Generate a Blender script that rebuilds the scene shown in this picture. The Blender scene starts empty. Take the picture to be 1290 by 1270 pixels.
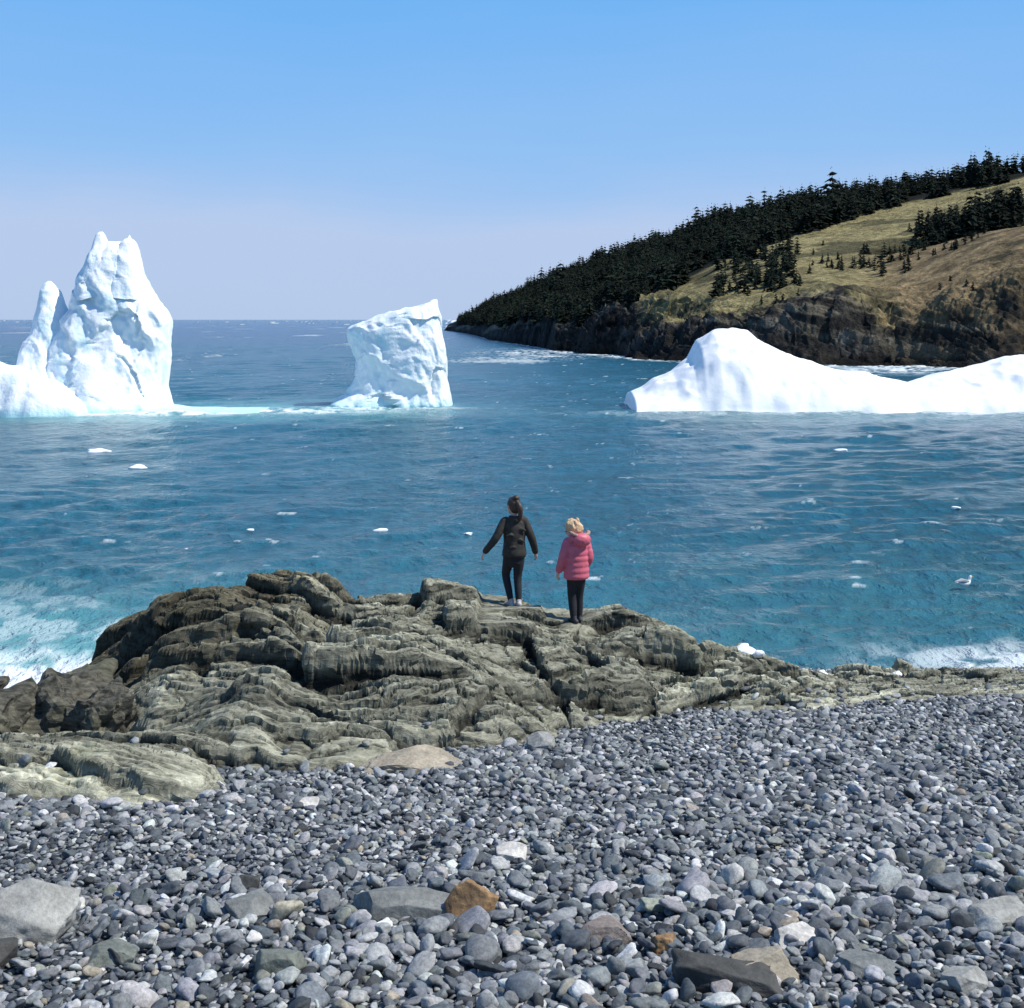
import bpy, math, numpy as np
from mathutils import Vector, Matrix
rng=np.random.default_rng(7)
S=bpy.context.scene
C=bpy.context.collection
# ------------------------------------------------------------ noise
def hsh(ix,iy,iz,seed=0):
    n=(ix.astype(np.int64)*73856093)^(iy.astype(np.int64)*19349663)^(iz.astype(np.int64)*83492791)^(seed*265443576)
    n&=0xFFFFFFFF
    n=((n^(n>>13))*1274126177)&0xFFFFFFFF
    n=((n^(n>>15))*1103515245+12345)&0xFFFFFFFF
    n^=(n>>16)
    return n.astype(np.float64)/4294967295.0
def vn(x,y,z=None,seed=0):
    x=np.asarray(x,float);y=np.asarray(y,float)
    if z is None:
        fx,fy=np.floor(x),np.floor(y);tx,ty=x-fx,y-fy
        tx=tx*tx*tx*(tx*(tx*6-15)+10);ty=ty*ty*ty*(ty*(ty*6-15)+10);o=np.zeros_like(fx+fy)
        a=hsh(fx+o,fy+o,o,seed);b=hsh(fx+1+o,fy+o,o,seed);c=hsh(fx+o,fy+1+o,o,seed);d=hsh(fx+1+o,fy+1+o,o,seed)
        return ((a*(1-tx)+b*tx)*(1-ty)+(c*(1-tx)+d*tx)*ty)*2-1
    x,y,z=np.broadcast_arrays(x,y,z)
    fx,fy,fz=np.floor(x),np.floor(y),np.floor(z)
    tx,ty,tz=x-fx,y-fy,z-fz
    q=lambda t:t*t*t*(t*(t*6-15)+10)
    tx,ty,tz=q(tx),q(ty),q(tz)
    r=0
    for i in (0,1):
        for j in (0,1):
            for k in (0,1):
                w=(tx if i else 1-tx)*(ty if j else 1-ty)*(tz if k else 1-tz)
                r=r+w*hsh(fx+i,fy+j,fz+k,seed)
    return r*2-1
def fbm(x,y,z=None,o=4,seed=0,g=.5):
    a=1;r=0;f=1;t=0
    for i in range(o):
        r=r+a*vn(x*f+i*17.3,y*f+i*5.7,None if z is None else z*f,seed+i);t+=a;a*=g;f*=2.03
    return r/t
def voro(x,y,seed=0):
    ix,iy=np.floor(x),np.floor(y)
    best=np.full(x.shape,1e9);sec=np.full(x.shape,1e9)
    bi=np.zeros(x.shape);bj=np.zeros(x.shape);dx=np.zeros(x.shape);dy=np.zeros(x.shape)
    for i in (-1,0,1):
        for j in (-1,0,1):
            cx=ix+i;cy=iy+j
            px=cx+hsh(cx,cy,cx*0,seed);py=cy+hsh(cx,cy,cx*0+1,seed)
            d=(x-px)**2+(y-py)**2
            m=d<best
            sec=np.where(m,best,np.minimum(sec,d))
            best=np.where(m,d,best)
            bi=np.where(m,cx,bi);bj=np.where(m,cy,bj);dx=np.where(m,x-px,dx);dy=np.where(m,y-py,dy)
    z0=bi*0
    return dict(r1=hsh(bi,bj,z0+2,seed),r2=hsh(bi,bj,z0+3,seed)*2-1,r3=hsh(bi,bj,z0+4,seed)*2-1,dx=dx,dy=dy,edge=np.sqrt(sec)-np.sqrt(best))
def ss(a,b,x):
    t=np.clip((x-a)/(b-a),0,1);return t*t*(3-2*t)
def blur(A,r):
    for ax in (0,1):
        n=A.shape[ax];c=np.cumsum(np.concatenate([np.repeat(A.take([0],ax),r+1,ax),A,np.repeat(A.take([n-1],ax),r,ax)],ax),ax)
        A=(c.take(range(2*r+1,2*r+1+n),ax)-c.take(range(0,n),ax))/(2*r+1)
    return A
# ------------------------------------------------------------ mesh helpers
def mk(name,V,F,mat=None,smooth=True,cols=None,parent=None,attrs=None,vecs=None):
    V=np.asarray(V,np.float32);F=np.asarray(F,np.int32)
    me=bpy.data.meshes.new(name)
    n=F.shape[1]
    me.vertices.add(len(V));me.vertices.foreach_set('co',V.ravel())
    me.loops.add(F.size);me.loops.foreach_set('vertex_index',F.ravel())
    me.polygons.add(len(F));me.polygons.foreach_set('loop_start',np.arange(0,F.size,n,dtype=np.int32))
    me.polygons.foreach_set('loop_total',np.full(len(F),n,np.int32))
    me.polygons.foreach_set('use_smooth',np.full(len(F),smooth))
    me.update(calc_edges=True)
    if cols is not None:
        a=me.color_attributes.new('Col','FLOAT_COLOR','POINT')
        c=np.ones((len(V),4),np.float32);c[:,:3]=cols
        a.data.foreach_set('color',c.ravel())
    if attrs:
        for k,v in attrs.items():
            a=me.attributes.new(k,'FLOAT','POINT');a.data.foreach_set('value',np.asarray(v,np.float32).ravel())
    if vecs:
        for k,v in vecs.items():
            a=me.attributes.new(k,'FLOAT_VECTOR','POINT');a.data.foreach_set('vector',np.asarray(v,np.float32).ravel())
    ob=bpy.data.objects.new(name,me);C.objects.link(ob)
    if mat: me.materials.append(mat)
    if parent: ob.parent=parent
    return ob
def gridF(nr,nc,wrap=False):
    r=np.arange(nr-1)[:,None];c=np.arange(nc if wrap else nc-1)[None,:]
    c2=(c+1)%nc
    return np.stack([r*nc+c,r*nc+c2,(r+1)*nc+c2,(r+1)*nc+c],-1).reshape(-1,4)
# ------------------------------------------------------------ materials
def newmat(name):
    m=bpy.data.materials.new(name);m.use_nodes=True
    nt=m.node_tree;b=nt.nodes['Principled BSDF'];return m,nt,b
def N(nt,t,**k):
    n=nt.nodes.new(t)
    for a,v in k.items():
        if a in n.inputs.keys(): n.inputs[a].default_value=v
        else: setattr(n,a,v)
    return n
def L(nt,a,b): nt.links.new(a,b)
def coord(nt,scale=(1,1,1),rot=(0,0,0)):
    tc=N(nt,'ShaderNodeTexCoord');mp=N(nt,'ShaderNodeMapping')
    mp.inputs['Scale'].default_value=scale;mp.inputs['Rotation'].default_value=rot
    L(nt,tc.outputs['Object'],mp.inputs[0]);return mp.outputs[0]
def noise(nt,co,scale,detail=6,rough=.55,dist=0):
    n=N(nt,'ShaderNodeTexNoise');n.inputs['Scale'].default_value=scale;n.inputs['Detail'].default_value=detail
    n.inputs['Roughness'].default_value=rough;n.inputs['Distortion'].default_value=dist
    L(nt,co,n.inputs['Vector']);return n.outputs['Fac']
def ramp(nt,f,stops):
    r=N(nt,'ShaderNodeValToRGB');e=r.color_ramp.elements
    while len(e)<len(stops): e.new(.5)
    for i,(p,c) in enumerate(stops):
        e[i].position=p;e[i].color=(c[0],c[1],c[2],1) if hasattr(c,'__len__') else (c,c,c,1)
    L(nt,f,r.inputs[0]);return r.outputs[0]
def mix(nt,a,b,f,mode='MIX'):
    m=N(nt,'ShaderNodeMix');m.data_type='RGBA';m.blend_type=mode
    for s,i in ((a,6),(b,7)):
        if isinstance(s,tuple): m.inputs[i].default_value=(*s,1)
        else: L(nt,s,m.inputs[i])
    if isinstance(f,(int,float)): m.inputs[0].default_value=f
    else: L(nt,f,m.inputs[0])
    return m.outputs[2]
def bump(nt,b,h,strength,dist,prev=None):
    n=N(nt,'ShaderNodeBump');n.inputs['Strength'].default_value=strength;n.inputs['Distance'].default_value=dist
    L(nt,h,n.inputs['Height'])
    if prev is not None: L(nt,prev,n.inputs['Normal'])
    L(nt,n.outputs[0],b.inputs['Normal']);return n.outputs[0]
def simple(name,col,rough=.8,var=.25,scale=20,bs=.3,bd=.01):
    m,nt,b=newmat(name);co=coord(nt);f=noise(nt,co,scale)
    lo=tuple(c*(1-var) for c in col);hi=tuple(min(1,c*(1+var)) for c in col)
    L(nt,ramp(nt,f,[(.3,lo),(.7,hi)]),b.inputs['Base Color']);b.inputs['Roughness'].default_value=rough
    bump(nt,b,f,bs,bd);return m
# pebble
M_peb,nt,b=newmat('pebble_stone')
at=N(nt,'ShaderNodeAttribute',attribute_name='Col');co=coord(nt)
f=noise(nt,co,50,8,.7)
L(nt,mix(nt,at.outputs['Color'],ramp(nt,f,[(.3,.5),(.7,1.4)]),1.0,'MULTIPLY'),b.inputs['Base Color'])
b.inputs['Roughness'].default_value=.7;b.inputs['Specular IOR Level'].default_value=.35
bump(nt,b,f,.5,.008)
# outcrop
def rockmat(name,attr=True,scale=1.0,cols=((.045,.045,.036),(.18,.18,.135),(.36,.355,.275))):
    m,nt,b=newmat(name)
    co=coord(nt)
    if attr:
        av=N(nt,'ShaderNodeAttribute',attribute_name='strat');mp=N(nt,'ShaderNodeMapping');mp.inputs['Scale'].default_value=(1.4,5,6);L(nt,av.outputs['Vector'],mp.inputs[0]);cs=mp.outputs[0]
    else: cs=coord(nt,(1.3,6,7))
    f1=noise(nt,cs,1.5*scale,9,.7,.3);f2=noise(nt,co,14*scale,8,.7);f3=noise(nt,co,1.1*scale,4,.5)
    c=ramp(nt,f1,[(.36,cols[0]),(.45,cols[1]),(.66,cols[2])])
    c=mix(nt,c,ramp(nt,f2,[(.32,.5),(.6,1.2)]),.75,'MULTIPLY')
    c=mix(nt,c,(.16,.17,.095),ramp(nt,f3,[(.55,0),(.75,.4)]))
    if attr:
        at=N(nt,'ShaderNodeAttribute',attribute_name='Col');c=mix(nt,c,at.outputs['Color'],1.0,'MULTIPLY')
    L(nt,c,b.inputs['Base Color']);b.inputs['Roughness'].default_value=.88;b.inputs['Specular IOR Level'].default_value=.25
    p=bump(nt,b,f1,.6,.045/scale);bump(nt,b,f2,.5,.018/scale,p)
    return m
M_rock=rockmat('slate_outcrop_rock')
def stone(name,col,var=.35):
    m,nt,b=newmat(name);co=coord(nt);f1=noise(nt,co,6,8,.65);f2=noise(nt,co,40,6,.7)
    L(nt,mix(nt,ramp(nt,f1,[(.3,tuple(c*(1-var) for c in col)),(.7,tuple(c*(1+var) for c in col))]),ramp(nt,f2,[(.3,.6),(.7,1.15)]),1.0,'MULTIPLY'),b.inputs['Base Color'])
    b.inputs['Roughness'].default_value=.8
    p=bump(nt,b,f1,.6,.03);bump(nt,b,f2,.5,.008,p);return m
# ground
M_gnd,nt,b=newmat('beach_gravel')
co=coord(nt);v=N(nt,'ShaderNodeTexVoronoi');v.inputs['Scale'].default_value=20;L(nt,co,v.inputs['Vector'])
sep=N(nt,'ShaderNodeSeparateColor');L(nt,v.outputs['Color'],sep.inputs[0])
c=ramp(nt,sep.outputs[0],[(0,(.02,.023,.027)),(.6,(.06,.068,.078)),(1,(.15,.16,.165))])
L(nt,c,b.inputs['Base Color']);b.inputs['Roughness'].default_value=.9
inv=N(nt,'ShaderNodeMath',operation='SUBTRACT');inv.inputs[0].default_value=1;L(nt,v.outputs['Distance'],inv.inputs[1])
bump(nt,b,inv.outputs[0],1,.04)
# ice
M_ice,nt,b=newmat('glacier_ice')
co=coord(nt);cs=coord(nt,(1.3,1.3,.7))
f1=noise(nt,cs,.8,7,.6,.3);f2=noise(nt,co,3.5,8,.6)
sep=N(nt,'ShaderNodeSeparateXYZ');L(nt,co,sep.inputs[0])
wl=N(nt,'ShaderNodeMapRange');wl.inputs[1].default_value=0.0;wl.inputs[2].default_value=.6;wl.inputs[3].default_value=1;wl.inputs[4].default_value=0
L(nt,sep.outputs[2],wl.inputs[0])
c=ramp(nt,f1,[(.3,(.60,.82,.90)),(.45,(.86,.93,.955)),(.7,(.95,.96,.97))])
c=mix(nt,c,(.50,.80,.84),wl.outputs[0])
L(nt,c,b.inputs['Base Color']);b.inputs['Roughness'].default_value=.5
p=bump(nt,b,f1,.35,.3);bump(nt,b,f2,.45,.12,p)
M_snowice=simple('weathered_white_ice',(.94,.955,.965),.6,.04,3,.25,.08)
# ------------------------------------------------------------ beach + outcrop heights
def beach(x,y):
    z=.1+.16*(20-y)
    z=z-.32*ss(-5.2,-6.6,x)*ss(13,17,y)
    z=np.where(y<5.5,np.minimum(z,2.42+.13*(5.5-y)),z)
    z=z+.035*fbm(x*.8,y*.8,o=3,seed=3)+.05*fbm(x*.25,y*.25,o=2,seed=9)
    return np.maximum(z,-2.5)
cr=np.array([(-9,16,-1.5),(-7,16,-.9),(-5.95,16.3,.1),(-5.58,16.5,.62),(-4.95,17,1.28),(-4.1,17,1.85),(-3.45,17,1.98),(-2.35,17,2.0),(-2.0,17.1,1.76),(-1.5,17.4,1.77),(-1.03,17.5,1.84),(-.26,18,1.60),(.58,18,1.43),(1.0,17.8,1.36),(1.43,18,1.40),(1.96,18,1.23),(2.38,18,1.03),(3.12,18,.84),(3.55,18,.66),(4.2,18.4,.50),(5.5,18.9,.40),(7,19,.38),(12,19,.38)])
fr=np.array([(-9,16),(-6,15.5),(-5,14.8),(-4.2,13.8),(-3.65,12.6),(-2.55,10.9),(-1.36,11.3),(-.32,12.1),(.44,13.5),(.96,14.1),(2.1,15.2),(3.1,14.8),(5.5,14.6),(12,14.4)])
FEET=[(0.0,17.6,1.563),(.80,17.2,1.465)]
def rock(x,y):
    wx=.22*fbm(x*1.3,y*1.3,o=3,seed=21);yw=y+.45*fbm(x*1.1,y*1.1,o=3,seed=22)
    yc=np.interp(x,cr[:,0],cr[:,1]);zc=np.interp(x+wx*.3,cr[:,0],cr[:,2]);yf=np.interp(x+wx,fr[:,0],fr[:,1])
    bz=.1+.16*(20-y)
    t=(yw-yf)/(yc-yf)
    hc=zc-(.1+.16*(20-yc))
    tt=np.clip(t,0,1)
    h=-.15+(hc+.15)*(1-(1-tt)**1.9)
    z=bz+h
    dy=np.clip(y-yc,0,None)
    z=z-.25*dy-.5*dy**2
    z=np.where(t<0,bz-.15+t*2.5,z)
    sx=(x+4.0)/1.75;sy=(yw-11.2)/1.25
    q=np.clip(1-sx**4-sy**4,-1,1)
    z2=bz-.2+.5*np.sqrt(np.clip(q,0,1))-.5*np.clip(-q,0,1)
    z=np.maximum(z,z2)
    body=ss(-.18,.2,z-bz)
    shelf=1-.5*ss(-2.3,-2.8,x)*ss(12.8,12.2,y)
    big=(ss(.15,.8,hc)*.65+.35)*shelf
    th=np.radians(-10+38*ss(-3.6,-.4,x))
    x0,y0=x+1.8,y-14.5
    u=x0*np.cos(th)+y0*np.sin(th);w=x0*np.sin(th)-y0*np.cos(th)
    w=w+.16*fbm(x*.8,y*.8,o=2,seed=31)+.05*fbm(x*4,y*4,o=3,seed=35)
    u=u+.14*fbm(x*3,y*3,o=3,seed=33)+.6*w
    mod=(.30+.9*ss(-.35,.4,fbm(x*.7,y*.7,o=2,seed=71)))*shelf
    def blk(v,a,b_): return .42*v['r2']+(.35+.9*v['r1'])*v['dy']*a+v['dx']*v['r3']*b_
    v0=voro(u/1.5,w/1.05,50);v1=voro(u/.80,w/.50,51);v2=voro(u/.34,w/.19,52);v3=voro(u/.15,w/.075,53)
    d=.21*big*blk(v0,1.0,1.3)+.115*mod*blk(v1,1.0,1.3)+.050*mod*blk(v2,1,1.2)+.020*blk(v3,1,1)
    d-=.10*big*ss(.05,0,v0['edge'])+.06*mod*ss(.06,0,v1['edge'])+.025*ss(.1,0,v2['edge'])
    d+=.05*fbm(x*2.5,y*2.5,o=5,seed=61,g=.55)
    z=z+d*body
    for fx,fy,fz in FEET:
        lim=fz+.05+.09*np.clip(fy-y,0,None)+ss(.35,.8,np.abs(x-fx))*1.0+ss(.5,1.2,y-fy)*.5
        z=np.where((y>fy-2.5)&(z>lim),lim+(z-lim)*.12,z)
        m=np.exp(-(((x-fx)/.30)**2+((y-fy)/.35)**2)**2)
        z=z*(1-m)+(fz+.12*d)*m
    return z,v0['r1'],v1['r1'],u,w
# beach ground sheet
xs=np.concatenate([np.linspace(-400,-15,24)[:-1],np.linspace(-15,15,241),np.linspace(15,400,24)[1:]])
ys=np.concatenate([np.linspace(-300,2,30)[:-1],np.linspace(2,24,177),np.linspace(24,60,20)[1:]])
X,Y=np.meshgrid(xs,ys);Z=beach(X,Y)
Z=np.where(Y<2,np.minimum(Z,3.0+.01*(2-Y)),Z)
mk('beach_ground',np.stack([X,Y,Z],-1).reshape(-1,3),gridF(len(ys),len(xs)),M_gnd)
# outcrop
G=.018
xs=np.arange(-7.6,9.5,G);ys=np.arange(9.2,20.6,G)
X,Y=np.meshgrid(xs,ys);Z,R1,R2,U,W=rock(X,Y);BZ=beach(X,Y)
Zs=np.maximum(Z,-1)
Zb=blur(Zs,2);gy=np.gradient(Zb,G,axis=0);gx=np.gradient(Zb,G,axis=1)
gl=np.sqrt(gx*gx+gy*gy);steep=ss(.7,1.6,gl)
Zs=Zs*(1-.85*steep)+Zb*.85*steep
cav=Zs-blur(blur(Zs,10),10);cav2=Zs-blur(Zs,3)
# bedding grooves etched sideways into the steep faces
ph=Zs*1.0+.12*X-.1*Y
groove=fbm(X*1.2,Y*1.2,ph*15,o=4,seed=85,g=.6)*.055+.03*fbm(X*9,Y*9,Zs*14,o=2,seed=87)
g2=gl+.3
oh=np.clip(cav,-.10,.10)*.35+groove*steep
sx_=-gx/g2*oh;sy_=-gy/g2*oh
F=gridF(len(ys),len(xs))
keep=((Z-BZ)>-.10)&(Z>-.8)
kf=keep.ravel()[F].any(1);F=F[kf]
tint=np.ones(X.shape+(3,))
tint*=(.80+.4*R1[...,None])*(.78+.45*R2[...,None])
hollow_dark=ss(.0,-.08,cav)*.62+ss(0,-.02,cav2)*.4*(1-.6*steep)  # hollows and cracks darkened in the vertex colour by curvature
tint*=(1-np.clip(hollow_dark,0,.85))[...,None]*(1+.35*ss(0,.07,cav)*(1-steep))[...,None]*(1-.30*steep)[...,None]
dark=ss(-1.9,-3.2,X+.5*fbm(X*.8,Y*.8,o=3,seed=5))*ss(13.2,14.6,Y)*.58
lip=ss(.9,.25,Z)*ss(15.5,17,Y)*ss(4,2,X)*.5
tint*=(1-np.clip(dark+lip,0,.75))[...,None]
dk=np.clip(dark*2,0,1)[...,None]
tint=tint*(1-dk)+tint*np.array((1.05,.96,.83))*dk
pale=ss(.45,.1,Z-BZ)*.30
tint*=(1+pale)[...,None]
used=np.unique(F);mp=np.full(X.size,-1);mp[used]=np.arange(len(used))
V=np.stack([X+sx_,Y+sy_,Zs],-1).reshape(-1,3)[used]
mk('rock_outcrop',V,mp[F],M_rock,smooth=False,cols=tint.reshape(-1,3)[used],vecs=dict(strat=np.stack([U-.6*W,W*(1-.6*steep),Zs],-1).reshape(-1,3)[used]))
# ------------------------------------------------------------ ico spheres
import bmesh
def ico(sub):
    bm=bmesh.new();bmesh.ops.create_icosphere(bm,subdivisions=sub,radius=1)
    V=np.array([v.co[:] for v in bm.verts]);F=np.array([[v.index for v in f.verts] for f in bm.faces]);bm.free();return V,F
I2=ico(2);I3=ico(3);I4=ico(4);I5=ico(5)
def pebvar(I,k,ang):
    V=I[0].copy();r=np.random.default_rng(k)
    p=2.0+ .9*r.random()
    V=np.sign(V)*np.abs(V)**(2/p)
    for _ in range(3):
        n=r.normal(size=3);n/=np.linalg.norm(n);e=V@n-r.uniform(.55,.85);V-=np.clip(e,0,None)[:,None]*n*.85
    V*= (1+ang*fbm(V[:,0]*1.1+k*9,V[:,1]*1.1,V[:,2]*1.1,o=2,seed=k))[:,None]
    return V
def scatter(P,size,cols,I,nvar,ang,flat=(.34,.62),tilt=.3,elong=(1.0,1.7)):
    n=len(P);base=np.stack([pebvar(I,k,ang) for k in range(nvar)])
    B=base[rng.integers(0,nvar,n)]
    sx=size*rng.uniform(*elong,n)**.5;sy=size/rng.uniform(*elong,n)**.5;sz=size*rng.uniform(*flat,n)
    B=B*np.stack([sx,sy,sz],-1)[:,None,:]
    a=rng.normal(0,tilt,n);bb=rng.normal(0,tilt,n);c=rng.uniform(0,6.283,n)
    def R(ax,t):
        o=np.zeros((n,3,3));i,j=[(1,2),(0,2),(0,1)][ax];o[:,ax,ax]=1;o[:,i,i]=np.cos(t);o[:,j,j]=np.cos(t);o[:,i,j]=-np.sin(t);o[:,j,i]=np.sin(t);return o
    M=R(0,a)@R(1,bb)@R(2,c)
    V=np.einsum('nij,nvj->nvi',M,B)+P[:,None,:]
    F=(I[1][None]+(np.arange(n)*len(I[0]))[:,None,None]).reshape(-1,3)
    return V.reshape(-1,3),F,np.repeat(cols,len(I[0]),0)
PAL=np.array([(.085,.098,.112),(.13,.145,.157),(.20,.213,.222),(.30,.31,.315),(.52,.53,.52),(.29,.26,.21),(.04,.045,.05),(.22,.23,.20),(.41,.41,.40)])
PW=np.array([.20,.22,.21,.16,.055,.015,.07,.03,.08]);PW/=PW.sum()
def pcols(n,w=PW):
    c=PAL[rng.choice(len(PAL),n,p=w)];return c*rng.uniform(.75,1.3,(n,1))*(1+rng.normal(0,.02,(n,3)))
def field(cell,y0,y1,margin=1.2):
    ys=np.arange(y0,y1,cell);out=[]
    for i,y in enumerate(ys):
        x=np.arange(-(.39*y+margin),.39*y+margin,cell)+(i%2)*cell*.5
        out.append(np.stack([x,np.full(len(x),y)],-1))
    P=np.concatenate(out);P+=rng.uniform(-.42,.42,P.shape)*cell;return P
parts=[]
def addlayer(cell,y0,y1,smin,smax,zo,I,ang=.22,sel=1.0,tilt=.3,w=PW,nvar=16,rockok=False):
    P=field(cell,y0,y1)
    if sel<1: P=P[rng.random(len(P))<sel]
    rz=rock(P[:,0],P[:,1])[0];bz=beach(P[:,0],P[:,1])
    m=(rz<bz+.03)&(bz>-.05)
    if rockok: m=(bz>-.05)&(rz<bz+.22)
    P=P[m];rz=rz[m];bz=bz[m]
    z=np.maximum(bz,rz) if rockok else bz
    n=len(P);size=smin+(smax-smin)*rng.beta(1.5,3.2,n)
    patch=fbm(P[:,0]*.7,P[:,1]*.7,o=2,seed=91)
    size*=1+.35*patch
    P3=np.stack([P[:,0],P[:,1],z+zo+size*.25+rng.uniform(-.012,.012,n)],-1)
    parts.append(scatter(P3,size,pcols(n,w),I,nvar,ang,tilt=tilt))
addlayer(.044,4.6,9,.014,.038,0,I2)
addlayer(.050,9,20.4,.018,.042,0,I2)
addlayer(.074,4.6,9,.022,.056,.015,I3,sel=.60,tilt=.4)
addlayer(.082,9,19.8,.026,.060,.015,I2,sel=.60,tilt=.4)
W2=np.array([.12,.16,.2,.20,.10,.02,.04,.08,.12]);W2/=W2.sum()
addlayer(.17,4.6,8.0,.035,.095,.03,I3,ang=.4,sel=.42,tilt=.5,w=W2,nvar=30)
addlayer(.4,8.0,13,.04,.085,.03,I3,ang=.4,sel=.40,tilt=.4,w=W2,nvar=30)
addlayer(.22,9.5,17,.03,.07,.01,I2,ang=.3,sel=.25,w=W2,rockok=True)
off=0;Vs=[];Fs=[];Cs=[]
for v,f,c in parts: Vs.append(v);Fs.append(f+off);Cs.append(c);off+=len(v)
mk('pebble_beach',np.concatenate(Vs),np.concatenate(Fs),M_peb,cols=np.concatenate(Cs))
# ------------------------------------------------------------ boulders
def boulder(name,loc,size,mat,seed,cuts=9,yaw=0,tilt=(0,0),rough=.06,flat=False):
    V=I5[0].copy();r=np.random.default_rng(seed)
    V*=1.25
    for k in range(cuts):
        n=r.normal(size=3);n/=np.linalg.norm(n);d=r.uniform(.62,.92)
        e=V@n-d;V-=np.clip(e,0,None)[:,None]*n
    for ax in range(3):
        for sg in (-1,1):
            n=np.zeros(3);n[ax]=sg;n+=r.normal(0,.12,3);n/=np.linalg.norm(n);e=V@n-.9;V-=np.clip(e,0,None)[:,None]*n
    V*=(1+rough*fbm(V[:,0]*2.5+seed,V[:,1]*2.5,V[:,2]*2.5,o=4,seed=seed))[:,None]
    V*=np.array(size)
    M=np.array((Matrix.Rotation(yaw,3,'Z')@Matrix.Rotation(tilt[0],3,'X')@Matrix.Rotation(tilt[1],3,'Y')))
    ob=mk(name,V@M.T,I5[1],mat,smooth=not flat);ob.location=loc
    return ob
g_pale=stone('pale_grey_stone',(.34,.34,.315));g_mid=stone('grey_stone',(.20,.21,.20));g_dark=stone('dark_slate_stone',(.065,.065,.06))
g_tan=stone('tan_stone',(.38,.33,.25));g_rust=stone('rusty_stone',(.30,.18,.085),.65);g_white=stone('white_quartz_stone',(.6,.58,.54));g_olive=stone('olive_stone',(.18,.195,.165))
g_pink=stone('pinkish_stone',(.25,.21,.185))
def bz(x,y): return float(beach(np.array([x]),np.array([y]))[0])
def B(name,x,y,size,mat,seed,dz=0,**k): return boulder(name,(x,y,bz(x,y)+dz),size,mat,seed,**k)
B('boulder',-2.45,6.75,(.29,.22,.20),g_pale,11,.10,cuts=9,yaw=.3,tilt=(-.15,.25),rough=.10)
B('boulder',-2.42,6.25,(.13,.12,.10),g_dark,12,.03,yaw=.3)
B('flat_slab_stone',-.54,7.0,(.27,.13,.085),g_mid,13,.06,cuts=4,yaw=-.1,tilt=(.35,.05),rough=.05)
B('rusty_stone',-.20,6.98,(.12,.11,.12),g_rust,15,.06,cuts=7,yaw=.6,tilt=(.2,.4),rough=.12)
B('rock_chunk',.72,6.45,(.075,.065,.06),g_rust,16,.03,cuts=6,rough=.12)
B('rock_chunk',.47,6.65,(.13,.09,.06),g_pink,17,.03,cuts=6,yaw=.2)
B('rock_chunk',1.38,6.55,(.12,.09,.06),g_white,18,.03,yaw=.4,rough=.12)
B('rock_chunk',2.45,6.9,(.22,.12,.07),g_pale,19,.05,yaw=.2,rough=.1)
B('rock_chunk',.95,5.95,(.26,.15,.11),g_dark,20,.02,cuts=9,yaw=-.25,tilt=(.1,.15),rough=.14)
B('rock_chunk',1.12,6.02,(.15,.10,.09),g_tan,23,.04,cuts=6,yaw=.3,rough=.1)
B('rock_chunk',-1.35,7.0,(.13,.1,.08),g_mid,24,.04,yaw=.8,tilt=(.3,0))
B('rock_chunk',-1.05,6.15,(.13,.09,.08),g_olive,25,.03,yaw=.1)
B('rock_chunk',-1.85,6.3,(.14,.11,.05),g_olive,26,.03,yaw=.5)
B('rock_chunk',-1.45,7.35,(.09,.07,.09),g_dark,27,.03,yaw=.5)
B('rock_chunk',1.6,6.15,(.15,.1,.05),g_mid,28,.03,yaw=-.5)
B('rock_chunk',2.0,5.95,(.12,.09,.07),g_pale,29,.03,yaw=.9)
B('tan_slab_stone',-.86,11.75,(.46,.32,.10),g_tan,31,.06,cuts=10,yaw=.08,tilt=(.10,.04),rough=.16,flat=True)
B('rock_chunk',.28,12.6,(.15,.12,.10),g_pale,32,.06)
B('rock_chunk',-1.5,9.9,(.09,.07,.06),g_white,33,.03)
B('rock_chunk',.0,8.2,(.10,.08,.05),g_white,34,.03)
mr=rockmat('wet_dark_rock',False,1.3,((.018,.018,.016),(.06,.058,.046),(.17,.16,.125)))
B('dark_ledge_rock',-4.55,13.6,(.62,.55,.46),mr,35,.22,cuts=12,yaw=.5,tilt=(.15,-.1),rough=.45,flat=True)
B('dark_ledge_rock',-5.3,13.2,(.6,.5,.36),mr,36,.12,cuts=12,yaw=-.3,tilt=(.1,.1),rough=.45,flat=True)
B('dark_ledge_rock',-4.1,13.2,(.30,.34,.40),mr,37,.14,cuts=9,yaw=.9,tilt=(.1,.1),rough=.4,flat=True)
B('dark_ledge_rock',-5.2,12.5,(.55,.4,.22),mr,38,.08,cuts=9,yaw=.1,rough=.4,flat=True)
B('dark_ledge_rock',-6.1,14.2,(.8,.6,.35),mr,39,.1,cuts=12,yaw=.4,rough=.4,flat=True)
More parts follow.
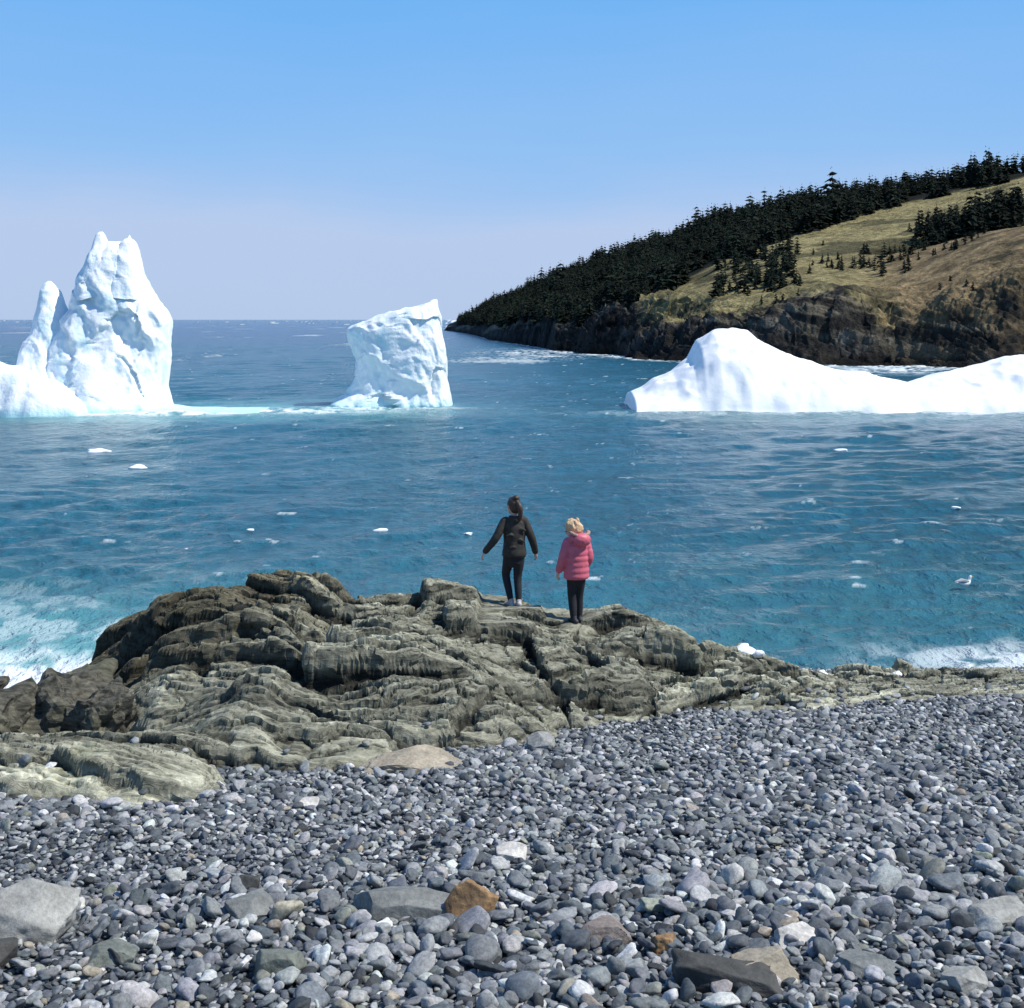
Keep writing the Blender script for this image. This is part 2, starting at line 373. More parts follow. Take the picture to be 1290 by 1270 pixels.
# ------------------------------------------------------------ headland (polar fan around the cove)
HB=np.array([ # tangent of bearing, shore dist, ridge dist, ridge height, cliff height, forest edge v
(-.052,655,670,-1.5,-1,.3),(-.047,640,662,3,2,.3),(-.015,334,480,11,2.5,.16),(.032,225,380,17,3.0,.15),(.091,180,330,21.5,3.2,.27),(.15,164,300,26.3,3.6,.48),
(.209,157,285,29,4.0,.66),(.268,152,276,30.5,3.8,.81),(.32,148,268,31.8,3.6,.90),(.38,143,260,33.6,3.6,.94),(.474,135,250,37,4,.95),(.65,120,235,40,5,.97),(.9,100,215,42,5,.97)])
def headz(bb,v):
    I=lambda k:np.interp(bb,HB[:,0],HB[:,k])
    S0,R0,Zr,cl,vf=I(1),I(2),I(3),I(4),I(5)
    Yd=S0+(R0-S0)*v;Xd=bb*Yd
    env=ss(0,.05,v)*ss(-.05,.02,bb)
    z=-1.2+(cl+1.2)*ss(-.01,.11,v+.06*fbm(Xd*.09,Yd*.09,o=4,seed=101))+(Zr-cl)*np.clip((v-.06)/.94,0,None)**.93
    z=np.where(v>1,Zr+ (v-1)*6*ss(-.05,0.05,bb),z)
    z+=4.2*np.exp(-((bb-.375)/.065)**2-((v-.30)/.17)**2)*ss(.2,.3,bb)
    z+=2.2*np.exp(-((bb-.235)/.03)**2-((v-.18)/.09)**2)
    z-=2.6*np.exp(-((v-.52-.6*(bb-.33))/.035)**2)*ss(.24,.3,bb)
    rough=1-ss(.12,.28,v)*.76
    rid=1-2*np.abs(fbm(Xd*.07+3,Yd*.05,o=4,seed=115))
    z+=env*(1.6*fbm(Xd*.05,Yd*.05,o=4,seed=111)*rough+1.5*(rid-.4)*rough+.9*fbm(Xd*.35,Yd*.35,o=4,seed=112,g=.6)*rough)
    q=Xd*.45+Yd*.10+z*1.5
    s=q/4.2+.9*fbm(Xd*.07,Yd*.07,o=4,seed=113);f=s-np.floor(s);k=np.floor(s)
    s2=q/1.3+.9*fbm(Xd*.2,Yd*.2,o=3,seed=116);f2=s2-np.floor(s2)
    rockm=(1-ss(.08,.24,v+.12*fbm(Xd*.05,Yd*.05,o=2,seed=114)-.25*ss(.2,.05,bb)))*ss(-.03,.02,bb)
    vb=voro(Xd*.30,Yd*.20,118)
    z+=rockm*((np.where(f<.8,f/.8,(1-f)/.2)-.5)*1.1*(.3+hsh(k,k*0,k*0,7))+(np.where(f2<.75,f2/.75,(1-f2)/.25)-.5)*.45+.75*vb['r2']+1.1*vb['dx']*vb['r3']+.8*vb['dy'])*ss(-.02,.04,v)
    return Xd,Yd,z,rockm,vf
bs=np.concatenate([np.linspace(-.052,.42,800),np.linspace(.425,.9,80)]);vs=np.concatenate([np.linspace(-.03,.3,320),np.linspace(.3,1.0,200)[1:],np.linspace(1.0,1.8,20)[1:]])
BB,VV=np.meshgrid(bs,vs);X,Y,Z,RM,VF=headz(BB,VV)
n1=fbm(X*.06,Y*.06,o=4,seed=121);n2=fbm(X*.35,Y*.35,o=4,seed=122);n3=fbm(X*.15,Y*.15+Z*.3,o=4,seed=123);n4=fbm((X*.45+Y*.1+Z*1.5)*.5,X*.06,o=5,seed=124)
gz=np.gradient(blur(Z,4),axis=0)/np.maximum(np.gradient(Y,axis=0),.05)
grass=ss(.05,.15,VV+.10*n1+.07*n2-.35*ss(.12,.04,BB)+.03*ss(.25,.3,BB)-.03)
grass*=1-ss(1.3,2.4,np.abs(gz)+.3*n2)*.75
rockc=np.array((.026,.025,.023))[None,None]*(1+1.8*ss(.1,.55,n2+n3*.6))[...,None]+np.array((.13,.112,.078))[None,None]*(ss(.06,.36,n4+.3*n3)*ss(.02,.08,VV))[...,None]
gcol=np.array((.28,.24,.115))[None,None]*(1+.5*n2+.35*n3)[...,None]
bcol=np.array((.235,.175,.095))[None,None]*(1+.8*n2+.4*n3)[...,None]
hb=ss(.24,.30,BB)*ss(.52,.42,VV)
gcol=gcol*(1-hb[...,None])+bcol*hb[...,None]
scr=ss(.18,.42,n1*.6+n3*.8+.06+.08*ss(.2,.12,BB))[...,None];gcol=gcol*(1-scr*.75)+np.array((.045,.045,.025))*scr*.75
gul=np.exp(-((VV-.52-.6*(BB-.33))/.03)**2)*ss(.24,.28,BB)
gcol*=(1-.8*gul)[...,None]
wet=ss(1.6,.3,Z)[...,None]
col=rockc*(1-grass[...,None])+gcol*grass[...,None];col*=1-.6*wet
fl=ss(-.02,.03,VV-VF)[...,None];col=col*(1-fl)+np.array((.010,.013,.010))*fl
M_head,nt,b=newmat('headland_ground')
at=N(nt,'ShaderNodeAttribute',attribute_name='Col');co=coord(nt);f=noise(nt,co,1.1,9,.72)
L(nt,mix(nt,at.outputs['Color'],ramp(nt,f,[(.32,.35),(.65,1.55)]),1.0,'MULTIPLY'),b.inputs['Base Color']);b.inputs['Roughness'].default_value=.95
b.inputs['Specular IOR Level'].default_value=.15
bump(nt,b,f,.9,1.0)
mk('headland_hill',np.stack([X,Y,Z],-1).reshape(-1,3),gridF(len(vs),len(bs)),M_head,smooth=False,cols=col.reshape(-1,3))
# spruces
M_sp,nt,b=newmat('spruce_foliage')
at=N(nt,'ShaderNodeAttribute',attribute_name='Col');L(nt,at.outputs['Color'],b.inputs['Base Color']);b.inputs['Roughness'].default_value=.9;b.inputs['Specular IOR Level'].default_value=.1
def spruce(x,y,z,h,r):
    V=[];F=[];Cc=[]
    tr=.025*h
    for zz,rr in ((-.6,tr),(h*.85,tr*.2)):
        for k in range(5): V.append((x+rr*math.cos(k*1.2566),y+rr*math.sin(k*1.2566),z+zz));Cc.append((.03,.022,.015))
    for k in range(5):
        k2=(k+1)%5;F.append((k,k2,5+k2));F.append((k,5+k2,5+k))
    nl=int(r.integers(7,11));lean=r.normal(0,.03,2)
    base=r.uniform(.0,.08);R=h*r.uniform(.26,.46);c0=r.uniform(.5,1.3);pw=r.uniform(.5,.95)
    for i in range(nl):
        t=i/(nl-1);zz=base*h+(1-base)*h*t*.95
        rad=R*(1-t)**pw*r.uniform(.7,1.2)+.07;nb=6
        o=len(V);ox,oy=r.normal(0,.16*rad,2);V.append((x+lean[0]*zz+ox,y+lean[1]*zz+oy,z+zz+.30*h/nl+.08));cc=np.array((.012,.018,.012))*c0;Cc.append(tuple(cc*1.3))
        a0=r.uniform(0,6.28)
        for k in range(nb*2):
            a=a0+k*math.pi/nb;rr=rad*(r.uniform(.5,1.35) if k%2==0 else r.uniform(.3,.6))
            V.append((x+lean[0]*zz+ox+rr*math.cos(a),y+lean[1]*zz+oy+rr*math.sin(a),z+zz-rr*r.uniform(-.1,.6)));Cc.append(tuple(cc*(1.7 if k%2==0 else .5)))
        for k in range(nb*2): F.append((o,o+1+k,o+1+(k+1)%(nb*2)))
    return V,F,Cc
def forest(name,pts,seed):
    r=np.random.default_rng(seed);P=np.array(pts)
    x,y,z,_,_=headz(P[:,0],P[:,1]);V=[];F=[];Cc=[]
    for i in range(len(P)):
        a,f,c=spruce(x[i],y[i],z[i],P[i,2],r);o=len(V);V+=a;Cc+=c;F+=[(i_+o,j+o,k+o) for i_,j,k in f]
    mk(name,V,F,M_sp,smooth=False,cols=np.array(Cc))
r=np.random.default_rng(3)
n=26000;bb=r.uniform(-.04,.52,n);vf=np.interp(bb,HB[:,0],HB[:,5]);v=vf-.02+(1.10-vf+.02)*r.random(n)
dist=np.interp(bb,HB[:,0],HB[:,2]);acc=r.random(n)<np.clip(dist*(1.12-vf)/240,.10,1)
nn=fbm(bb*60,v*9,o=2,seed=4);n5=fbm(bb*25,v*4,o=2,seed=8)
acc&=~((v<vf+.07)&(nn<.0))&~((v>.97)&(bb>.2)&(n5<-.25))
sel=np.where(acc)[0][:4600]
pts=np.stack([bb[sel],v[sel],(r.uniform(1.6,4.4,len(sel))*(1+.5*nn[sel]))*np.where(r.random(len(sel))<.06,1.35,1)*np.interp(bb[sel],[-.04,.0,.1],[.8,.9,1])],-1)
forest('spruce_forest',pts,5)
pts=[]
for _ in range(150):
    b_=r.uniform(.298,.378);v_=.56+.5*(b_-.33)+r.uniform(-.035,.07);pts.append((b_,v_,r.uniform(2.2,4.6)*(1.3 if b_>.34 else .9)))
for _ in range(90):
    b_=r.uniform(.15,.212);v_=.34+r.uniform(-.12,.20);pts.append((b_,v_,r.uniform(1.5,3.6)))
for _ in range(26):
    b_=r.uniform(.24,.30);v_=r.uniform(.28,.46);pts.append((b_,v_,r.uniform(1.0,2.6)))
for _ in range(300):
    b_=r.uniform(.06,.38);v_=r.uniform(.14,.6);
    if fbm(np.array([b_*30]),np.array([v_*8]),o=2,seed=14)[0]>.1: pts.append((b_,v_,r.uniform(.5,1.5)))
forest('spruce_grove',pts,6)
# ------------------------------------------------------------ icebergs
def loft_berg(levels,n=140,m=200,ex=2.8,amp=.16,seed=0):
    Lv=np.array(levels,float);zz=np.linspace(Lv[0,0],Lv[-1,0],n)
    xl=np.interp(zz,Lv[:,0],Lv[:,1]);xr=np.interp(zz,Lv[:,0],Lv[:,2]);yc=np.interp(zz,Lv[:,0],Lv[:,3]);hd=np.interp(zz,Lv[:,0],Lv[:,4])
    a=np.linspace(0,2*math.pi,m,endpoint=False)[None]
    cx=((xl+xr)/2)[:,None];hw=((xr-xl)/2)[:,None]
    ux=np.sign(np.cos(a))*np.abs(np.cos(a))**(2/ex);uy=np.sign(np.sin(a))*np.abs(np.sin(a))**(2/ex)
    X=cx+hw*ux;Y=yc[:,None]+hd[:,None]*uy;Z=np.repeat(zz[:,None],m,1)
    xx=X+.6*fbm(X*.6,Y*.6,Z*.6,o=3,seed=seed+20)
    big=fbm(xx*.35,Y*.35,Z*.25,o=2,seed=seed);rid=1-2*np.abs(fbm(xx*.42+5+.22*Z,Y*.4,Z*.20,o=4,seed=seed+3,g=.45));sm=fbm(X*2.6,Y*2.6,Z*1.5,o=4,seed=seed+7)
    fa=voro(xx*.42+Z*.12,Z*.36+Y*.1,seed+30);pl=.5*fa['r2']+fa['dx']*fa['r3']*1.3+fa['dy']*fa['r2']*.9
    lim=np.minimum(hw,hd[:,None])
    d=amp*np.clip(lim,.1,2.4)*(1.2*big+.9*(rid-.6)+.22*sm+.5*pl)
    X=X+d*ux*.5;Y=Y+d*uy*1.4;Z=Z+.16*fbm(X*1.1,Y*1.1,Z*1.1,o=3,seed=seed+9)*np.clip(zz[:,None],0,1.5)
    V=np.stack([X,Y,Z],-1).reshape(-1,3);F=gridF(n,m,True)
    top=len(V);V=np.vstack([V,[[cx[-1,0],yc[-1],zz[-1]+.05]]])
    T=np.array([[ (n-1)*m+k,(n-1)*m+(k+1)%m,top,top] for k in range(m)])
    return V,F,T
def ridge_berg(prof,hw,x0,x1,nx=260,ny=110,seed=0,amp=.3,pw=2.0,yoff=0,fac=.8):
    P=np.array(prof,float);xs=np.linspace(x0,x1,nx);ys=np.linspace(-hw*1.15,hw*1.15,ny)
    X,Y=np.meshgrid(xs,ys);H=np.interp(xs,P[:,0],P[:,1])[None]
    Yw=Y+.5*fbm(X*.4,Y*.4,o=3,seed=seed+1)*min(1,hw/3)
    q=1-np.abs(Yw/hw)**pw
    Z=np.where(q>0,H*np.clip(q,0,1)**fac,q*3)
    Z+=amp*(fbm(X*.35,Y*.35,o=4,seed=seed)*.9+.5*(1-2*np.abs(fbm(X*.5+.4*Y,Y*.5,o=3,seed=seed+4)))-.2)*np.clip(H/2.0,.2,1.2)*ss(0,.3,q)
    Z=np.where(H<=0.02,-.6,Z)
    return np.stack([X,Y+yoff,np.maximum(Z,-1)],-1).reshape(-1,3),gridF(ny,nx)
def join(name,parts,mat,loc):
    Vs=[];fl=[];off=0
    for p in parts:
        Vs.append(p[0])
        for F in p[1:]:
            for f in F.tolist():
                f=list(dict.fromkeys(f));fl.append([i+off for i in f])
        off+=len(p[0])
    me=bpy.data.meshes.new(name);me.from_pydata(np.concatenate(Vs).tolist(),[],fl);me.update()
    me.polygons.foreach_set('use_smooth',np.full(len(me.polygons),True))
    ob=bpy.data.objects.new(name,me);C.objects.link(ob);ob.location=loc;me.materials.append(mat);return ob
cen=[(-1,-4.1,3.8,0,2.9),(.1,-3.9,3.55,0,2.8),(.8,-2.9,3.45,0,2.5),(1.8,-2.3,3.4,0,2.3),(2.8,-2.4,3.4,0,2.2),(3.8,-2.9,3.3,0,2.1),(4.7,-3.1,3.1,0,2.0),(5.0,-2.5,3.05,0,1.9),(5.5,-.9,3.0,0,1.7),(6.0,.9,2.8,0,1.3),(6.4,2.1,2.75,0,.8),(6.52,2.45,2.7,0,.3)]
join('iceberg',[loft_berg(cen,seed=11,ex=3.6,amp=.16)],M_ice,(-7.4,84,0))
main=[(-1,-5,3.9,0,4),(.2,-4.8,3.8,0,3.8),(1.3,-4.3,3.5,0,3.4),(3.3,-3.4,3.6,0,3.0),(5.2,-2.4,3.8,0,2.6),(5.9,-1.85,3.5,.1,2.4),(7.2,-1.6,2.7,.2,2.0),(8.0,-1.4,2.4,.2,1.7),(9.0,-.95,2.1,.2,1.3),(9.5,-.7,1.95,.2,.9),(9.8,-.4,1.6,.2,.5),(9.9,.1,1.2,.2,.2)]
pk1=[(6.5,-1.6,1.0,.0,1.9),(8.6,-.95,.7,.1,1.3),(9.6,-.65,.3,.1,.7),(10.25,-.45,0,.1,.3),(10.45,-.3,-.1,.1,.08)]
pk2=[(6.5,.3,2.6,-.1,1.9),(8.6,.7,2.2,.0,1.2),(9.8,1.0,1.95,.05,.6),(10.15,1.25,1.75,.1,.3),(10.3,1.4,1.6,.1,.08)]
sec_=[(-1,-5.2,-1,-.3,3),(1.5,-4.9,-1,-.3,2.6),(3.3,-4.6,-1.3,-.2,2.2),(4.5,-4.1,-1.8,-.1,1.8),(6,-3.9,-2.3,0,1.2),(7.0,-3.7,-2.6,0,.8),(7.4,-3.5,-2.9,0,.35),(7.55,-3.35,-3.1,0,.1)]
join('iceberg',[loft_berg(main,seed=31,ex=2.7,amp=.19),loft_berg(pk1,60,80,seed=33,amp=.16),loft_berg(pk2,60,80,seed=34,amp=.16),loft_berg(sec_,seed=41,ex=2.4,amp=.17),
 ridge_berg([(-16,0),(-15,2.5),(-9,4.5),(-6.1,3.5),(-4.2,2.8),(-1.4,1.7),(-.1,1.0),(.3,.5),(.5,.0)],2.6,-16,.6,nx=340,seed=51,amp=.40,yoff=-3.8,pw=2.6,fac=.75),
 ridge_berg([(-3,.9),(0,.75),(2.5,.7),(4,.35),(5.5,.22),(8,.12),(10,.0)],2.0,-3,10,seed=61,amp=.45,yoff=-1.0,pw=1.8)],M_ice,(-24.2,80,0))
rp=[(-9.4,0),(-9.3,.9),(-8.6,1.2),(-7.9,1.7),(-6.8,2.2),(-6.2,2.7),(-5.7,3.1),(-5.2,4.1),(-4.3,4.6),(-3.2,4.65),(-2.2,4.5),(-1.6,4.0),(0,3.3),(2.8,2.35),(4.2,2.1),(6,1.6),(7.4,1.4),(9.3,1.9),(11.2,2.5),(13.5,2.95),(18,3.3),(22,1.5),(23.5,0)]
join('iceberg',[ridge_berg(rp,4.5,-9.6,23.6,nx=420,seed=71,amp=.30,pw=1.7)],M_snowice,(16.5,82,0))
# floating chunks: (x, y, size)
ch=[(-16.5,54,.30),(-13.4,48.2,.20),(-3.3,33.9,.13),(-1.08,33.4,.08),(-7.5,31.1,.06),(-6.6,34,.06),(13.3,54.6,.18),(12.5,38,.08)]
Vs=[];Fs=[];o=0
for i,(xx,yy,s) in enumerate(ch):
    r=np.random.default_rng(i);U3=I3[0];V=U3*[s*r.uniform(1.2,1.8),s,s*r.uniform(.35,.6)];V=V*(1+.5*fbm(U3[:,0]*1.6+i*3,U3[:,1]*1.6,U3[:,2]*1.6,o=3,seed=i))[:,None]
    Vs.append(V+[xx,yy,s*.02]);Fs.append(I3[1]+o);o+=len(V)
mk('ice_chunks',np.concatenate(Vs),np.concatenate(Fs),M_snowice)
Vs=[];Fs=[];o=0
for i,(xx,yy,s) in enumerate([(3.0,17.4,.12),(3.16,17.3,.07),(4.2,18.3,.06),(2.85,17.5,.06),(5.2,18.2,.05)]):
    U3=I3[0];V=U3*[s*1.2,s,s*.7];V=V*(1+.7*fbm(U3[:,0]*1.6+i*3,U3[:,1]*1.6,U3[:,2]*1.6,o=3,seed=i+40))[:,None]
    g_=np.linspace(-.1,.1,5);zz=float(np.max(rock(xx+g_,yy+g_*0)[0]));Vs.append(V+[xx,yy,zz+s*.35]);Fs.append(I3[1]+o);o+=len(V)
mk('stranded_ice',np.concatenate(Vs),np.concatenate(Fs),M_snowice)
# ------------------------------------------------------------ sea
rows=[14.0]
while rows[-1]<1200: rows.append(rows[-1]*1.0054)
rows=np.array(rows+[1500,2000,3000,5000,9000,16000,30000,60000]);
cols_=np.concatenate([[-8,-3,-1.6,-1.0,-.75],np.linspace(-.55,.55,760),[.75,1.0,1.6,3,8]])
T_,Y=np.meshgrid(cols_,rows);X=T_*Y
dy=Y*.0054
Z=np.zeros_like(Y);rw=np.random.default_rng(12)
wx=X+1.5*fbm(X*.08,Y*.08,o=2,seed=201)+.3*fbm(X*.5,Y*.5,o=2,seed=204);wy=Y+1.5*fbm(X*.08,Y*.08,o=2,seed=202)
for i in range(22):
    lam=.40*1.145**i;ang=rw.normal(-1.25,.6);k=2*math.pi/lam
    A=.0078*lam**.56*rw.uniform(.6,1.1)
    att=ss(2.2,5,lam/dy)
    ph=k*(wx*math.cos(ang)+wy*math.sin(ang))+rw.uniform(0,6.28)
    Z+=A*att*(np.sin(ph)+.28*np.sin(2*ph+.6))
gust=.7+.6*ss(-.4,.4,fbm(X*.09,Y*.06,o=2,seed=203))
Z*=gust
crest=Z.copy()
BDm=beach(X,np.minimum(Y,60))
damp=ss(-.3,.25,-BDm)*.85+.15
Z*=damp*ss(3000,600,Y)
foam=np.zeros_like(Z)
fn=fbm(X*.6,Y*.35,o=4,seed=211);fn2=fbm(X*2.2,Y*1.2,o=4,seed=212);fl_=fbm(X*.05,Y*.035,o=3,seed=213);fn3=fbm(X*2.3,Y*1.5,o=4,seed=219)
foam+=ss(.57,.68,fn3+.12*fl_)*ss(.0,.05,crest)*.6
foam+=ss(.38,.54,fbm(X*.06,Y*.022,o=4,seed=214)+.25*fn2)*ss(110,190,Y)*.55
bd=BDm
lt=ss(-5.2,-6.0,X)
foam+=ss(-.30,-.06,bd+.10*fn+.08*fn2)*.75*ss(4.2,8,X)*ss(-.2,.2,fn2+.15)
foam+=lt*ss(22.0,20.4,Y+1.0*fn+.4*fn2)*ss(-.4,.1,fn2+.28)
foam+=ss(-4.4,-6.4,X)*ss(.12,.45,fn2+fn*.7)*ss(31,21,Y)*.4
Ss=np.interp(T_,HB[:,0],HB[:,1]);ds=Ss-Y
foam+=np.where((T_>-.05),ss(.05,.0,(ds/Ss)+.035*fn2+.03*fn)*ss(-.1,.3,fn2+fn*.8+.08),0)*.95
foam+=np.exp(-((T_-.28)/.045)**2-((Y-140)/8)**2)*ss(-.2,.2,fn2+fn)*1.0
foam+=np.exp(-((T_-.02)/.05)**2-((Y-215)/26)**2)*ss(.0,.25,fn2+fn*.6)*.8
def near(cx,cy,rx,ry): return np.exp(-np.abs((X-cx)/rx)**2.5-np.abs((Y-cy)/ry)**2.5)
foam+=near(-22,76.5,8,2.6)*ss(-.25,.25,fn2+.25)+near(-16,78.3,9,2.0)*ss(-.25,.2,fn2+.6*fn+.15)+near(-7.4,80.8,5,1.2)*ss(-.1,.3,fn2+.1)*.8
foam+=near(23,76.5,16,1.6)*ss(-.1,.35,fn2+.1)*.7
foam=np.clip(foam,0,1)
turq=near(-15,80,9,9)*.75+near(-24,74,9,5)*.4+near(-7.4,79,6,5)*.4+near(20,75,16,6)*.3+ss(30,19,Y)*.75*ss(-3.5,-7,X)+ss(3,-0.4,-bd)*.22
turq=np.clip(turq*(1+.5*fn),0,1)
Z+=foam*.03
M_sea,nt,b=newmat('sea_water')
co=coord(nt,(1,.55,1));co2=coord(nt)
fa=N(nt,'ShaderNodeAttribute',attribute_name='foam');ta=N(nt,'ShaderNodeAttribute',attribute_name='turq');da=N(nt,'ShaderNodeAttribute',attribute_name='dist')
nA=noise(nt,co,.10,5,.6);nB=noise(nt,co,2.2,6,.65);nC=noise(nt,co,9,4,.6);nD=noise(nt,co,.55,6,.6)
c=mix(nt,(.008,.092,.135),(.003,.045,.118),da.outputs['Fac'])
c=mix(nt,c,ramp(nt,nA,[(.3,.75),(.7,1.25)]),.8,'MULTIPLY')
c=mix(nt,c,ramp(nt,nB,[(.3,.5),(.7,1.45)]),.8,'MULTIPLY')
c=mix(nt,c,(.12,.36,.38),ta.outputs['Fac'])
c=mix(nt,c,(.78,.84,.86),fa.outputs['Fac'])
L(nt,c,b.inputs['Base Color']);b.inputs['IOR'].default_value=1.33
L(nt,ramp(nt,fa.outputs['Fac'],[(0,.16),(.6,.85)]),b.inputs['Roughness'])
p=bump(nt,b,nD,.8,.52);p=bump(nt,b,nB,1.0,.20,p);bump(nt,b,nC,.6,.045,p)
dist=ss(60,500,Y)
mk('sea',np.stack([X,Y,Z],-1).reshape(-1,3),gridF(len(rows),len(cols_)),M_sea,attrs=dict(foam=foam,turq=turq,dist=dist))
# ------------------------------------------------------------ figures
def loft(rings,sub=6,m=20,puff=0,pn=0,round_ends=True):
    R=np.array(rings,float);n=len(R);t=np.arange(n);tt=np.linspace(0,n-1,(n-1)*sub+1)
    def cat(c):
        out=[];
        for q in tt:
            i=min(int(q),n-2);f=q-i;p0=c[max(i-1,0)];p1=c[i];p2=c[i+1];p3=c[min(i+2,n-1)]
            out.append(.5*((2*p1)+(-p0+p2)*f+(2*p0-5*p1+4*p2-p3)*f*f+(-p0+3*p1-3*p2+p3)*f**3))
        return np.array(out)
    P=cat(R[:,:3]);rx=np.maximum(cat(R[:,3]),.002);ry=np.maximum(cat(R[:,4]),.002)
    if puff:
        s=np.linalg.norm(np.diff(P,axis=0),axis=1);s=np.concatenate([[0],np.cumsum(s)]);s/=s[-1]
        k=1+puff*(np.abs(np.sin(np.pi*s*pn))**.6-.6);rx=rx*k;ry=ry*k
    T=np.gradient(P,axis=0);T/=np.linalg.norm(T,axis=1)[:,None]
    a=np.linspace(0,2*math.pi,m,endpoint=False)
    def ring(c,tv,a_,b_):
        ref=np.array([0,1.,0]) if abs(tv[1])<.9 else np.array([0,0,1.])
        e1=np.cross(ref,tv);e1/=np.linalg.norm(e1);e2=np.cross(tv,e1)
        return c+np.outer(np.cos(a)*a_,e1)+np.outer(np.sin(a)*b_,e2)
    def cap(i,sg):
        o=[]
        for q in (.95,.8,.55,.2):
            k=math.sqrt(1-q*q);o.append((P[i]+sg*T[i]*q*min(rx[i],ry[i])*.9,T[i],rx[i]*k,ry[i]*k))
        return o
    seq=(cap(0,-1) if round_ends else [])+[(P[i],T[i],rx[i],ry[i]) for i in range(len(P))]
    if round_ends: seq+=cap(len(P)-1,1)[::-1]
    rr=[ring(*s_) for s_ in seq]
    V=np.concatenate(rr);F=[tuple(f) for f in gridF(len(rr),m,True)]
    F.append(tuple(range(m))[::-1]);F.append(tuple((len(rr)-1)*m+k for k in range(m)))
    return V,F
def ell(c,r,seed=0,amp=0,I=I4):
    V=I[0]*np.array(r)
    if amp: V=V*(1+amp*fbm(I[0][:,0]*4+seed,I[0][:,1]*4,I[0][:,2]*4,o=3,seed=seed))[:,None]
    return V+np.array(c),[tuple(f) for f in I[1]]
def solid(name,parts,mat,parent,voxel=.008,smooth=4,remesh=True):
    me=bpy.data.meshes.new(name);V=[];F=[]
    for v,f in parts:
        o=len(V);V+= [tuple(q) for q in v];F+=[tuple(int(i)+o for i in g) for g in f]
    me.from_pydata(V,[],F)
    bm=bmesh.new();bm.from_mesh(me);bmesh.ops.recalc_face_normals(bm,faces=bm.faces[:]);bm.to_mesh(me);bm.free()
    for p in me.polygons: p.use_smooth=True
    ob=bpy.data.objects.new(name,me);C.objects.link(ob);me.materials.append(mat);ob.parent=parent
    if remesh:
        r=ob.modifiers.new('fuse','REMESH');r.mode='VOXEL';r.voxel_size=voxel;r.use_smooth_shade=True
        s=ob.modifiers.new('sm','SMOOTH');s.factor=.5;s.iterations=smooth
    return ob
M_skin=simple('skin',(.62,.38,.28),.5,.06,30,.05,.002)
M_eye=simple('eye',(.05,.035,.03),.2,.1,30,.0,.002)
def hand(w,d,side,L_=.13):
    w=np.array(w);d=np.array(d,float);d/=np.linalg.norm(d)
    fwd=np.array([0,1.,0]);fwd-=d*fwd@d;fwd/=np.linalg.norm(fwd)
    pal=np.cross(d,fwd)*side
    P=[]
    P.append(loft([(*w,.017,.021),(*(w+d*.02),.014,.028),(*(w+d*.045),.013,.032),(*(w+d*.065),.012,.029)],3,12))
    for k,(off,ln) in enumerate(((.024,.050),(.008,.057),(-.008,.053),(-.023,.041))):
        b0=w+d*.06+fwd*off
        b1=b0+d*ln*.45+pal*.004;b2=b1+d*ln*.32+pal*.012;b3=b2+d*ln*.2+pal*.016
        P.append(loft([(*b0,.0078,.0078),(*b1,.0072,.0072),(*b2,.0065,.0065),(*b3,.0055,.0055)],3,8))
    t0=w+d*.022+fwd*.024;t1=t0+d*.022+fwd*.018+pal*.004;t2=t1+d*.024+fwd*.006+pal*.006
    P.append(loft([(*t0,.011,.011),(*t1,.009,.009),(*t2,.007,.007)],3,8));return P
def figure(name,loc,rotz,sc,J,skinm,hairparts,hair_mat,jacket,jmat,trousers,tmat,shoes,shmat,extras=()):
    e=bpy.data.objects.new(name,None);C.objects.link(e);e.location=loc;e.rotation_euler=(0,0,rotz);e.scale=(sc,)*3
    solid('body',J['body'],skinm,e,.007)
    solid('hands',J['hands'],skinm,e,.0035,1)
    hc=J['head'];R=np.array(J['headrot'])
    pt=lambda p:tuple(np.array(hc)+R@np.array(p))
    solid('eyes',[ell(pt((s*.032,.082,.0)),(.011,.008,.008),I=I3) for s in (-1,1)],M_eye,e,remesh=False)
    solid('hair',hairparts(pt),hair_mat,e,.006,1)
    solid('jacket',jacket,jmat,e,.007,3)
    solid('trousers',trousers,tmat,e,.007,3)
    solid('shoes',shoes,shmat,e,.006,2)
    for nm,pp,mm in extras: solid(nm,pp,mm,e,.005,1)
    return e
def headparts(hc,R):
    pt=lambda p:np.array(hc)+R@np.array(p)
    P=[ell(pt((0,-.005,.02)),(.076,.092,.092)),ell(pt((0,.03,-.045)),(.055,.058,.062))]
    a=pt((0,.085,.005));b_=pt((0,.107,-.022));c=pt((0,.09,-.032))
    P.append(loft([(*a,.009,.009),(*b_,.014,.014),(*c,.012,.012)],3,10))
    for s in (-1,1): P.append(ell(pt((s*.079,-.005,-.005)),(.012,.02,.03),I=I3))
    P.append(ell(pt((0,.083,-.058)),(.024,.009,.008),I=I3))
    return P
def Rz(a): return np.array(Matrix.Rotation(a,3,'Z'))
def Rx(a): return np.array(Matrix.Rotation(a,3,'X'))
